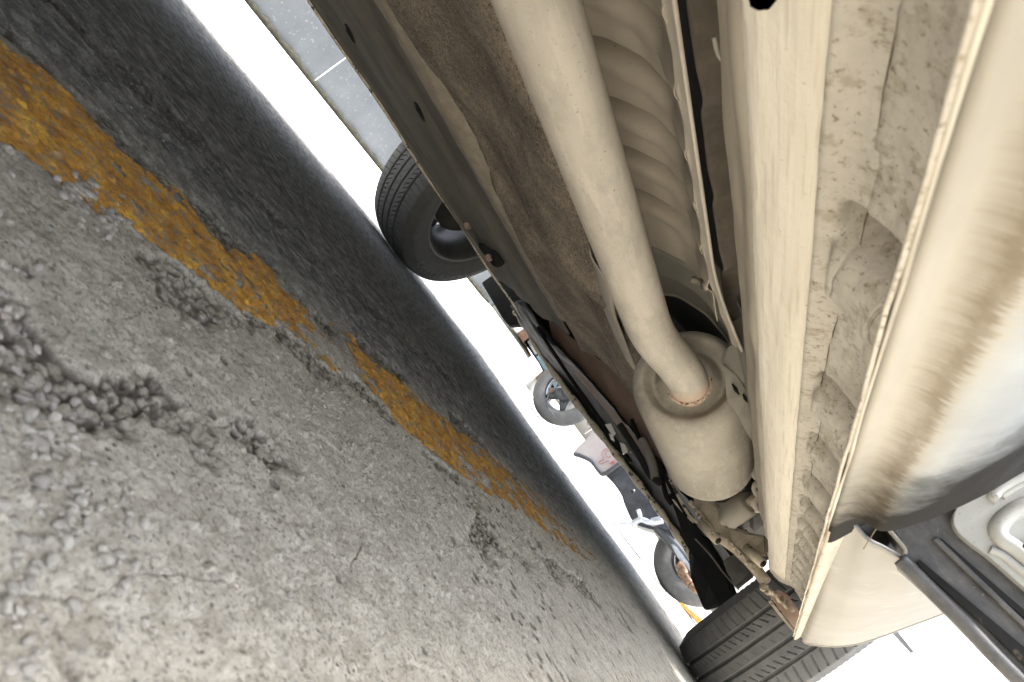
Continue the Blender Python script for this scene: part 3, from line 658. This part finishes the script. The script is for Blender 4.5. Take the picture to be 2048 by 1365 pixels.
# scratch line between dirt and paint
tube('paint_seam',[Vector((-.0365+.0003*math.sin(y*20),y,.1017+H)) for y in np.linspace(-.2,.52,60)],.00035,M['crack'],ro,6)
# sill end: bare box behind the beads
plate('sill_end',pxs([(1538,1190,1.49),(1556,1180,1.49),(1576,1192,1.49),(1604,1232,1.49),(1600,1262,1.49),(1592,1262,1.49),(1566,1228,1.49)]),.01,M['primer'],car,.001)
plate('sill_end',pxs([(1536,1204,1.475),(1542,1202,1.475),(1592,1266,1.475),(1590,1270,1.475)]),.005,M['subframe'],car,.0008)
# fender lower part: from its trailing edge to the wheel arch edge
arch=[(1603,1276,1.50),(1612,1286,1.51),(1640,1291,1.51),(1680,1292,1.51),(1720,1286,1.50),(1770,1270,1.49),(1810,1255,1.47),(1890,1225,1.42),(1960,1195,1.36)]
trail=[(1690,1037,.50),(1697,1041,.505),(1712,1052,.515),(1735,1078,.535),(1762,1092,.552),(1790,1107,.566),(1812,1118,.575),(1850,1120,.585),(1900,1110,.60)]
ar=cat([at(a,b,Y=c) for a,b,c in arch],8); tr=cat([at(a,b,Y=c) for a,b,c in trail],8)
Pm=np.zeros((len(ar),50,3))
for i in range(len(ar)):
    for j in range(50):
        t_=j/49; p=tr[i].lerp(ar[i],t_); b_=math.sin(math.pi*t_)*.006*min(1,i/20); Pm[i,j]=(p.x+b_,p.y,p.z-b_*.4)
Pm[:,:,2]+=(fbm(Pm[:,:,0]*30,Pm[:,:,1]*20,3,131)-.5)*.0010
fd=link('fender',grid_mesh('fender',Pm),M['fender'],car); k=fd.modifiers.new('t','SOLIDIFY'); k.thickness=.0014; k.offset=1
tag(fd,'dusty pale lower end of the front fender')
tube('fender_hem',tr[:50],.0014,M['doorblack'],fd,8)
hem=[Vector(Pm[0,j])+Vector((-.0012,0,0.0004)) for j in range(50)]
tube('fender_flange',hem,.0011,M['fender'],fd,8)
tube('fender_flange',[p+Vector((0,.004,.001)) for p in ar[2:]],.003,M['fender'],fd,8)
box('fender_sun_block',(-.075,1.42,.62),(.03,1.75,.44),M['white'],car,bev=.004)  # hidden box added to stop sun leaking in above the fender
# black plate standing in for the shaded gap behind the fender
plate('gap_shade',pxs([(1694,1040,.56),(1712,1050,.57),(1760,1095,.60),(1806,1112,.62),(1830,1080,.62),(1790,1046,.60),(1740,1040,.58)]),.02,M['blackdull'],car,.001)
# ------------------------------------------------------------------ open front door (plane across the car)
YD=.575
dr=plate('front_door',pxs([(1778,1052,YD),(1776,1040,YD),(1790,1044,YD),(1822,1035,YD),(1872,1016,YD),(1897,992,YD),(1915,958,YD),(1945,938,YD),(1975,926,YD),(2005,920,YD),(2025,928,YD),(2040,915,YD),(2300,750,YD),(2600,1100,YD),(2400,1655,YD),(2050,1368,YD),(1984,1302,YD),(1870,1185,YD),(1803,1125,YD),(1806,1112,YD),(1811,1105,YD),(1800,1082,YD)]),.03,M['doorblack'],car,.0012,tdir=(0,1,0))
tag(dr,'open front door with black rubber lower edge and white inner skin')
def seal(name,L,r,m,dy=0): return tube(name,cat([at(a,b,Y=YD+dy) for a,b in L],8),r,M[m],dr,12)
seal('door_seal',[(1778,1046),(1776,1056),(1788,1072),(1803,1090),(1810,1102),(1806,1112),(1800,1116)],.0016,'bracket')
seal('door_seal',[(1782,1044),(1822,1036),(1872,1017),(1897,993),(1915,959),(1945,939),(1975,927),(2005,921),(2024,928),(2040,945)],.0028,'doorblack')
seal('door_seal',[(1800,1118),(1870,1189),(1925,1243),(1984,1306),(2050,1372),(2150,1470)],.0052,'doorblack',-.002)
seal('door_seal',[(1870,1078),(1905,1112),(1960,1165),(2048,1250),(2150,1350)],.0022,'doorblack',-.003)
# recess between seal and body of the door edge
plate('door_channel',pxs([(1832,1124),(1838,1120),(1905,1176),(1960,1222),(2048,1296),(2180,1410),(2180,1445),(2048,1332),(1985,1270),(1925,1215),(1870,1165),(1842,1140)],Y=YD-.0015),.002,M['black'],dr,0)
plate('door_channel',pxs([(1874,1076),(1884,1080),(1930,1120),(2048,1222),(2150,1310),(2150,1322),(2048,1238),(1926,1130),(1880,1088)],Y=YD-.0018),.002,M['black'],dr,0)
# white skin with rounded lower corner, standing proud
ws=cat([Vector((a,b,0)) for a,b in[(2048,928),(1990,958),(1945,985),(1918,1010),(1907,1035),(1912,1058),(1935,1082),(1975,1112),(2010,1142),(2048,1175)]],8)
wp=[at(v.x,v.y,Y=YD-.008) for v in ws]+pxs([(2300,1400,YD-.008),(2450,1100,YD-.008),(2250,820,YD-.008)])
wk=plate('door_skin',wp,.009,M['doorwhite'],dr,.0025,tdir=(0,1,0)); tag(wk,'speckled white inner door skin')
def ridge_(L,r): return tube('pressed_ridge',cat([at(a,b,Y=YD-.008) for a,b in L],8),r,M['doorwhite'],wk,12)
ridge_([(2060,945),(2020,965),(1995,982),(1988,994),(1996,1000)],.0045)
ridge_([(2060,962),(2030,976),(2002,993)],.003)
ridge_([(2100,1000),(2040,1018),(2006,1042),(1996,1062),(2004,1080),(2030,1098),(2070,1130)],.006)
ridge_([(1980,1100),(2006,1112),(2048,1146),(2090,1180)],.003)
plate('door_hole',pxs([(2034,1098),(2048,1088),(2080,1070),(2100,1100),(2070,1112),(2040,1108)],Y=YD-.0095),.004,M['black'],wk,.0006)
# ------------------------------------------------------------------ upper body, out of the frame but casting the shade
def body_section(y):
    hood=1-float(sst(1.15,1.7,np.array(y))); cab=float(sst(-2.0,-1.3,np.array(y)))
    top=.72+.55*hood*(.55+.45*cab); nose=1-float(sst(2.2,2.42,np.array(y)))*.25
    top=.5+(top-.5)*nose
    return top
sec=[];ysb=np.concatenate([np.linspace(-1.9,1.35,24),np.linspace(1.4,2.42,14)])
for y in ysb:
    tp_=body_section(y); wd=.78 if y<1.45 else .74
    ring=[(-.83-wd*.99,.36),(-.83-wd*1.06,.5),(-.83-wd*1.06,.68),(-.83-wd*.99,.78 if tp_>.85 else tp_-.06),(-.83-wd*.78,tp_-.03),(-.83-wd*.5,tp_),(-.83,tp_+.01),(-.83+wd*.5,tp_),(-.83+wd*.78,tp_-.03),(-.83+wd*.99,.78 if tp_>.85 else tp_-.06),(-.83+wd*1.02,.68),(-.83+wd*1.02,.5),(-.83+wd*.99,.36)]
    sec.append([(x,y,z) for x,z in ring])
bs_=link('upper_body',grid_mesh('upper_body',np.array(sec)),M['white'],car); k=bs_.modifiers.new('t','SOLIDIFY'); k.thickness=.006
for y in(ysb[0],ysb[-1]):
    i=0 if y==ysb[0] else -1
    plate('rear_panel' if i==0 else 'nose_panel',[Vector(p) for p in sec[i]],.01,M['white'],car,0)
# wheel housings
def housing(cx,s):
    P=np.zeros((13,40,3))
    for i,xx in enumerate(np.linspace(-.17,.17,13)):
        for j,a in enumerate(np.linspace(-.05*math.pi,1.05*math.pi,40)):
            P[i,j]=(cx+xx,1.86+.40*math.cos(a),.33+.36*math.sin(a))
    o=link('wheel_housing',grid_mesh('wheel_housing',P),M['blackdull'],car); k=o.modifiers.new('t','SOLIDIFY'); k.thickness=.004
housing(-1.56,-1)
# ------------------------------------------------------------------ wheels
def tyre_mesh(name,w,Ro,Ri,depth,seg=300):
    hw=w/2; prof=[]
    sw_=[(-hw*.72,Ri-.004),(-hw*.86,Ri+.002),(-hw*.92,Ri+.012),(-hw*1.0,Ri+.04),(-hw*1.02,Ri+.06),(-hw*.98,Ro-.035),(-hw*.90,Ro-.014)]
    side=[(v.x,v.y) for v in cat([Vector((a,b,0)) for a,b in sw_],5)][:-1]
    tr_=[(x,Ro-.011*abs(x/(hw*.88))**3.2) for x in np.linspace(-hw*.88,hw*.88,110)]
    prof=side+tr_+[(-x,r) for x,r in reversed(side)]
    prof=np.array(prof); a=np.linspace(0,2*math.pi,seg*4,endpoint=False)
    Xg,Ag=np.meshgrid(prof[:,0],a,indexing='ij'); Rg=np.repeat(prof[:,1:2],len(a),1)
    tm=(np.abs(Xg)<hw*.885)&(Rg>Ro-.013)
    d=np.zeros_like(Rg)
    for gx in(-.55,-.17,.17,.55):
        d=np.maximum(d,1-sst(.0022,.0036,np.abs(Xg-gx*hw*.88)))
    L=Ag*Ro
    # slanted sipes on the ribs, wide lateral slots on the shoulders
    for (x0,x1,pitch,wd,sl,dp) in((-1.,-.62,.021,.0010,.25,.55),(.62,1.,.021,.0013,-.25,.6),(-.5,-.33,.0175,.0009,.8,.6),(.33,.5,.0175,.0009,.8,.6),(-.05,.05,.024,.0007,.5,.25)):
        z_=(Xg/(hw*.88)>x0)&(Xg/(hw*.88)<x1)
        ph=np.mod(L+sl*Xg,pitch)-pitch/2
        d=np.where(z_,np.maximum(d,dp*(1-sst(wd,wd+.0008,np.abs(ph)))),d)
    # shoulder slots run onto the sidewall
    Rg=Rg-np.where(tm,d,0)*depth
    # raised rings and block pattern on the sidewall
    sdw=(np.abs(Xg)>hw*.9)
    Rm=Rg
    lat=np.zeros_like(Rg)
    lat+=.0012*np.exp(-((Rm-(Ri+.018))/.002)**2)+.0012*np.exp(-((Rm-(Ro-.03))/.002)**2)
    lat+=.0010*((np.mod(Ag*Ro,.016)<.008)&(Rm>Ri+.052)&(Rm<Ri+.074)&(np.mod(Ag,2*math.pi)>0))*1.0*sst(Ri+.05,Ri+.055,Rm)
    Xn=Xg+np.sign(Xg)*np.where(sdw,lat,0)
    P=np.stack([Xn,Rg*np.cos(Ag),Rg*np.sin(Ag)],-1)
    # slight flattening where it rests
    P[...,2]=np.maximum(P[...,2],-Ro+.004)
    n,m_=P.shape[:2]; idx=np.arange(n*m_).reshape(n,m_); nx=np.roll(idx,-1,1)
    q=np.stack([idx[:-1],nx[:-1],nx[1:],idx[1:]],-1).reshape(-1,4)
    return faces_mesh(bpy.data.meshes.new(name),P.reshape(-1,3),q[:,::-1])
def make_wheel(cx,cy,cz,steer,w=.195,Ro=.312,Ri=.205,mat='rubber',inner=1):
    root=bpy.data.objects.new('wheel',None); col.objects.link(root); root.parent=car
    root.location=Vector((cx,cy,cz))-car.location; root.rotation_euler=(0,0,steer)
    ty=link('tyre',tyre_mesh('tyre',w,Ro,Ri,.0065),M[mat],root,True,keep=False)
    hw=w/2
    rim=[(-hw*.80,Ri-.012),(-hw*.86,Ri+.006),(-hw*.80,Ri+.008),(-hw*.76,Ri-.002),(-hw*.66,Ri-.012),(-hw*.5,Ri-.02),(hw*.2,Ri-.028),(hw*.6,Ri-.018),(hw*.8,Ri-.004),(hw*.86,Ri+.006)]
    P=np.zeros((96,len(rim),3))
    for j in range(96):
        a=2*math.pi*j/96
        for i,(x,r) in enumerate(rim): P[j,i]=(x,r*math.cos(a),r*math.sin(a))
    r_=link('rim',grid_mesh('rim',P,closeu=True),M['rimdark'],root,keep=False); k=r_.modifiers.new('t','SOLIDIFY'); k.thickness=.004
    s=inner                                        # outer face direction
    for j in range(5):
        a=2*math.pi*j/5+.3
        for da in(-.16,.16):
            pa=Vector((s*hw*.55,.045*math.cos(a),.045*math.sin(a))); pb=Vector((s*hw*.62,(Ri-.012)*math.cos(a+da),(Ri-.012)*math.sin(a+da)))
            link('spoke',tube_mesh('spoke',[pa,pa.lerp(pb,.5),pb],[.018,.013,.014],8),M['rimdark'],root,keep=False)
    link('hub',tube_mesh('hub',[(s*hw*.65,0,0),(s*hw*.2,0,0),(-s*hw*.3,0,0),(-s*hw*.9,0,0)],[.055,.06,.07,.04],32),M['rimdark'],root,keep=False)
    link('brake_disc',tube_mesh('brake_disc',[(0,0,0),(.014,0,0)],[.14,.14],64),M['darkhole'],root,keep=False)
    bm=bmesh.new(); bmesh.ops.create_cube(bm,size=1); bmesh.ops.transform(bm,matrix=Matrix.Translation((0,-.11,.02))@Matrix.Diagonal((.07,.07,.15,1)),verts=bm.verts)
    bmesh.ops.bevel(bm,geom=list(bm.edges),offset=.01,segments=2,affect='EDGES'); me=bpy.data.meshes.new('brake_caliper'); bm.to_mesh(me); bm.free()
    link('brake_caliper',me,M['darkhole'],root,False,keep=False)
    return root
wn=make_wheel(-.106,1.86,.312,R_(5.5),w=.20,inner=1)
wf=make_wheel(-1.62,1.768,.296,R_(6),w=.205,mat='rubberfar',inner=-1)
# lettering on the far tyre's inner sidewall
def letters(txt,root,R0,size,x,a0,step):
    bm=bmesh.new()
    for i,ch in enumerate(txt):
        cu=bpy.data.curves.new('lettering','FONT'); cu.body=ch; cu.size=size; cu.extrude=.0009; cu.align_x='CENTER'; cu.align_y='CENTER'
        ob=bpy.data.objects.new('tmp',cu); me=bpy.data.meshes.new_from_object(ob); bpy.data.objects.remove(ob)
        a=a0+i*step; ydir=Vector((0,-math.cos(a),-math.sin(a))); nrm=Vector((1,0,0)); xdir=ydir.cross(nrm)
        me.transform(Matrix.Translation(Vector((x,R0*math.cos(a),R0*math.sin(a))))@Matrix((xdir,ydir,nrm)).transposed().to_4x4())
        bm.from_mesh(me); bpy.data.meshes.remove(me)
    me=bpy.data.meshes.new('lettering'); bm.to_mesh(me); bm.free()
    return link('lettering',me,M['letter'],root,False,keep=False)
letters('Continental',wf,.266,.036,.1052,R_(-92),R_(5.8))
# tie rod and knuckle by the far wheel
tube('tie_rod',[(-1.46,1.72,.27),(-1.3,1.70,.275),(-1.1,1.66,.285)],.010,M['darkhole'],car,12)
tube('knuckle_arm',[(-1.50,1.80,.30),(-1.42,1.74,.25),(-1.33,1.66,.225),(-1.20,1.58,.22)],[.04,.03,.022,.02],M['blackdull'],car,16)
for p in((935,452),(978,516)): 
    q_=at(*p,Y=1.42); box('fastener',q_,(.016,.02,.012),M['primer'],car,rot=(.2,.4,.5),bev=.002)
# air deflector ahead of the far wheel
plate('air_deflector',pxs([(968,573),(986,560),(1010,552),(1060,600),(1090,660),(1040,656),(1022,657),(1010,644)],Y=2.30),.03,M['blackdull'],car,.003)
# ------------------------------------------------------------------ wall, kerb and things across the road
def at_line(px,py,X_): return at(px,py,X=X_)
wx=-3.25
p0=at(420,-90,X=wx); p1=at(490,0,X=wx); p2=at(760,338,X=wx); p3=at(1045,668,X=wx)
z0=p1.z; 
wl=plate('boundary_wall',[Vector((wx,-.6,-.1)),Vector((wx,4.72,-.1)),Vector((wx,4.72,2.0)),Vector((wx,-.6,2.0))],.18,M['wall'],None,.004,tdir=(-1,0,0))
tag(wl,'long pale blue grey painted wall with dusty specks behind the far wheel','wall')
a_=at(690,120,X=wx+.002); 
box('panel_joint',(wx+.001,at(628,162,X=wx).y,1.0),(.004,.006,2.0),M['kerb'],wl,bev=0)
# footpath rising to the wall base
V_=[];
for (px,py) in((380,-140),(490,0),(600,138),(760,338),(870,475),(960,588),(1040,675)):
    p=at(px,py,X=wx+.01); V_.append((p.y,p.z))
fpP=[]
for i,(y,z) in enumerate([( -.6,V_[0][1])]+V_+[(4.7,V_[-1][1])]):
    fpP.append([(wx-.01,y,z-.004),(wx+.5,y,z-.01),(wx+.58,y,z-.02),(wx+.60,y,-.03)])
pv=link('footpath',grid_mesh('footpath',np.array(fpP)),M['kerb'],None,False); tag(pv,kind='structure')
# rough dirty joint where wall meets path
pts=[];rd=[]
ys_=np.linspace(-.5,4.6,240)
for i,y in enumerate(ys_):
    z=float(np.interp(y,[v[0] for v in V_],[v[1] for v in V_]))
    pts.append(Vector((wx+.012+.01*mnoise.noise(Vector((i*.3,0,0))),y,z+.008+.006*mnoise.noise(Vector((i*.5,4,0)))))); rd.append(.014+.022*abs(mnoise.noise(Vector((i*.37,2,5)))))
ms=tube('moss_strip',pts,rd,M['moss'],None,8); tag(ms,'dark mossy dirt line along the foot of the wall','moss',kind='stuff')
# pier with brick, trim and teal glass panel further along
by=5.0
shop=empty('shopfront',(-3.6,by,0),'brown brick pier with grey trim and a teal glass panel beyond the wall','shopfront')
def strip(name,L,m,Yp=None,th=.1): return plate(name,pxs(L,Y=by),th,M[m],shop,.004,tdir=(0,1,0))
strip('pier',[(985,560),(1010,540),(1075,560),(1075,640),(1030,668)],'kerb')
strip('brick_band',[(1034,670),(1050,655),(1120,600),(1140,625),(1056,684),(1110,775),(1090,800)],'brick')
strip('dark_band',[(1046,684),(1066,668),(1140,625),(1150,640),(1052,698)],'darktrim',th=.09)
strip('trim',[(1052,698),(1060,690),(1150,640),(1160,655),(1078,712),(1064,716)],'greytrim')
strip('glass_panel',[(1062,716),(1078,704),(1140,670),(1200,740),(1120,790),(1090,765)],'teal',th=.07)
# low kerb line along the road
kr=[]
for (px,py,X_) in((1040,742,-2.75),(1120,852,-2.75),(1220,1000,-2.75),(1320,1135,-2.75),(1400,1250,-2.75)):
    kr.append(at(px,py,X=X_))
ks=tube('kerb',[Vector((p.x,p.y,-.012)) for p in (Vector((-2.35,4.6,0)),Vector((-1.9,5.3,0)),Vector((-1.2,6.0,0)),Vector((-.6,6.5,0)))],.02,M['kerb'],None,8)
tag(ks,kind='structure')
# ------------------------------------------------------------------ scooter parked ahead of the car
SY=3.75
sct=empty('parked_scooter',(-1.15,SY,0),'dark scooter with a white side panel and black tyres parked ahead of the car','scooter')
def swheel(cx,cy_,R0,w,spokes,yaw):
    root=bpy.data.objects.new('wheel',None); col.objects.link(root); root.parent=sct
    root.location=Vector((cx,cy_,R0-.005))-sct.location; root.rotation_euler=(0,0,yaw)
    prof=[(w*.5*math.cos(a),R0-w*.55+w*.55*math.sin(a)) for a in np.linspace(-.75,math.pi+.75,22)]
    P=np.zeros((80,len(prof),3))
    for j in range(80):
        a=2*math.pi*j/80
        for i,(x,r) in enumerate(prof): P[j,i]=(r*math.cos(a),x,r*math.sin(a))
    link('tyre',grid_mesh('tyre',P,closeu=True),M['rubberfar'],root,keep=False)
    ri=R0-w*.92
    ring=[Vector((ri*math.cos(a),0,ri*math.sin(a))) for a in np.linspace(0,2*math.pi,61)]
    link('rim',tube_mesh('rim',ring,[.011]*61,10,False),M['rim'] if spokes else M['rimdark'],root,keep=False)
    if spokes:
        for j in range(5):
            a=2*math.pi*j/5+.45; d=Vector((math.cos(a),0,math.sin(a)))
            link('spoke',tube_mesh('spoke',[d*.03,d*.09,d*ri],[.034,.020,.014],8),M['scoot_dark'],root,keep=False)
        link('hub',tube_mesh('hub',[(0,-.05,0),(0,-.045,0),(0,.05,0)],[.03,.055,.06],24),M['scoot_dark'],root,keep=False)
        link('brake_caliper',tube_mesh('brake_caliper',[(.02,-.07,.02),(.05,-.08,.03)],[.045,.04],12),M['scoot_dark'],root,keep=False)
        link('brake_cable',tube_mesh('brake_cable',[(-.02,-.06,.0),(-.05,-.07,-.06),(.02,-.07,-.13),(.12,-.06,-.13)],.004,8),M['scoot_dark'],root,keep=False)
    else:
        link('hub',tube_mesh('hub',[(0,-.06,0),(0,-.03,0),(0,.05,0)],[.04,.10,.12],24),M['scoot_dark'],root,keep=False)
    return root
cA=at(1128,790,Y=3.75); cB=at(1372,1135,Y=3.75)
swheel(cA.x,3.75,.195,.085,True,.0); swheel(cB.x,3.80,.215,.10,False,.0)
def sp_(name,L,m,th=.05,Yp=SY,par=None,bev=.008): return plate(name,pxs(L,Y=Yp),th,M[m],par or sct,bev,tdir=(0,1,0))
pn=sp_('side_panel',[(1150,898),(1146,910),(1162,914),(1180,922),(1196,942),(1208,948),(1240,925),(1300,880),(1240,820),(1190,850),(1172,878)],'scoot_white',.05,3.62)
tube('panel_trim',cat(pxs([(1148,908),(1166,914),(1184,924),(1198,942),(1210,948),(1244,924)],Y=3.61),6),.011,M['scoot_dark'],pn,10)
tube('emblem_ring',[at(1217+6*math.cos(a),908+7*math.sin(a),Y=3.612) for a in np.linspace(0,6.283,25)],.0016,M['red'],pn,6,False)
tube('emblem_line',cat(pxs([(1220,897),(1208,900),(1204,910),(1208,918),(1198,924),(1203,928),(1216,922),(1220,928),(1226,922),(1224,930),(1232,918)],Y=3.612),5),.0018,M['red'],pn,6)
sp_('front_shield',[(1166,868),(1192,850),(1200,838),(1186,840),(1172,852)],'scoot_white',.03,3.66)
sp_('mudguard',[(1172,848),(1184,858),(1200,840),(1176,836)],'scoot_dark',.04,3.68)
sp_('footboard',[(1208,948),(1244,926),(1300,985),(1330,1040),(1318,1050),(1290,1042),(1262,1040),(1248,1008),(1243,990),(1222,960)],'scoot_dark',.10,3.66)
for (a,b_) in((1265,983),(1299,1002)):
    tube('frame_bush',[at(a,b_,Y=3.64),at(a,b_,Y=3.60)],.013,M['scoot_dark'],sct,16); tube('bush_hole',[at(a,b_,Y=3.60),at(a,b_,Y=3.598)],.008,M['black'],sct,12)
sp_('engine',[(1262,1005),(1290,1005),(1330,1040),(1360,1075),(1320,1062),(1290,1056),(1262,1045)],'scoot_dark',.14,3.62,bev=.015)
tube('kick_stand',cat(pxs([(1240,1046),(1262,1048),(1282,1040),(1300,1045),(1325,1040)],Y=3.56),6),[.006]*6+[.014]*13+[.02]*6,M['scoot_metal'],sct,10)
tube('kick_stand',cat(pxs([(1270,1050),(1280,1035),(1276,1020)],Y=3.58),6),.010,M['scoot_metal'],sct,10)
sp_('swing_arm',[(1340,1085),(1352,1092),(1380,1130),(1405,1145),(1392,1160),(1372,1140),(1352,1110)],'scoot_metal',.04,3.60)
sp_('swing_arm',[(1392,1108),(1408,1122),(1402,1138),(1388,1165),(1386,1135)],'scoot_metal',.03,3.58)
for L,r_ in(([(1356,1128),(1366,1138),(1372,1150)],.022),([(1362,1140),(1374,1158),(1380,1168)],.024),([(1380,1170),(1392,1180),(1400,1178)],.018),([(1366,1142),(1368,1150)],.028)):
    tube('brake_assembly',cat(pxs(L,Y=3.60),5),r_,M['copper'],sct,10)
tube('exhaust',cat(pxs([(1300,1040),(1335,1075),(1365,1110),(1385,1130)],Y=3.66),6),.028,M['scoot_dark'],sct,16)
# a yellow kerb end beyond the scooter
plate('yellow_kerb',pxs([(1330,1172,4.6),(1345,1185,4.6),(1372,1212,4.6),(1405,1240,4.6),(1398,1250,4.6),(1362,1215,4.6)]),.3,M['yellow'],None,.01,tdir=(0,1,0))['kind']='structure'
# thin dark thing beyond the fender: a hanging wiper-like rod on a far vehicle post
pt=pxs([(1786,1268),(1795,1263),(1828,1304),(1822,1307)],Y=6.0)
tag(plate('hanging_rod',pt,.02,M['darktrim'],None,.002,tdir=(0,1,0)),'thin dark rod against the white sky below the fender','rod')
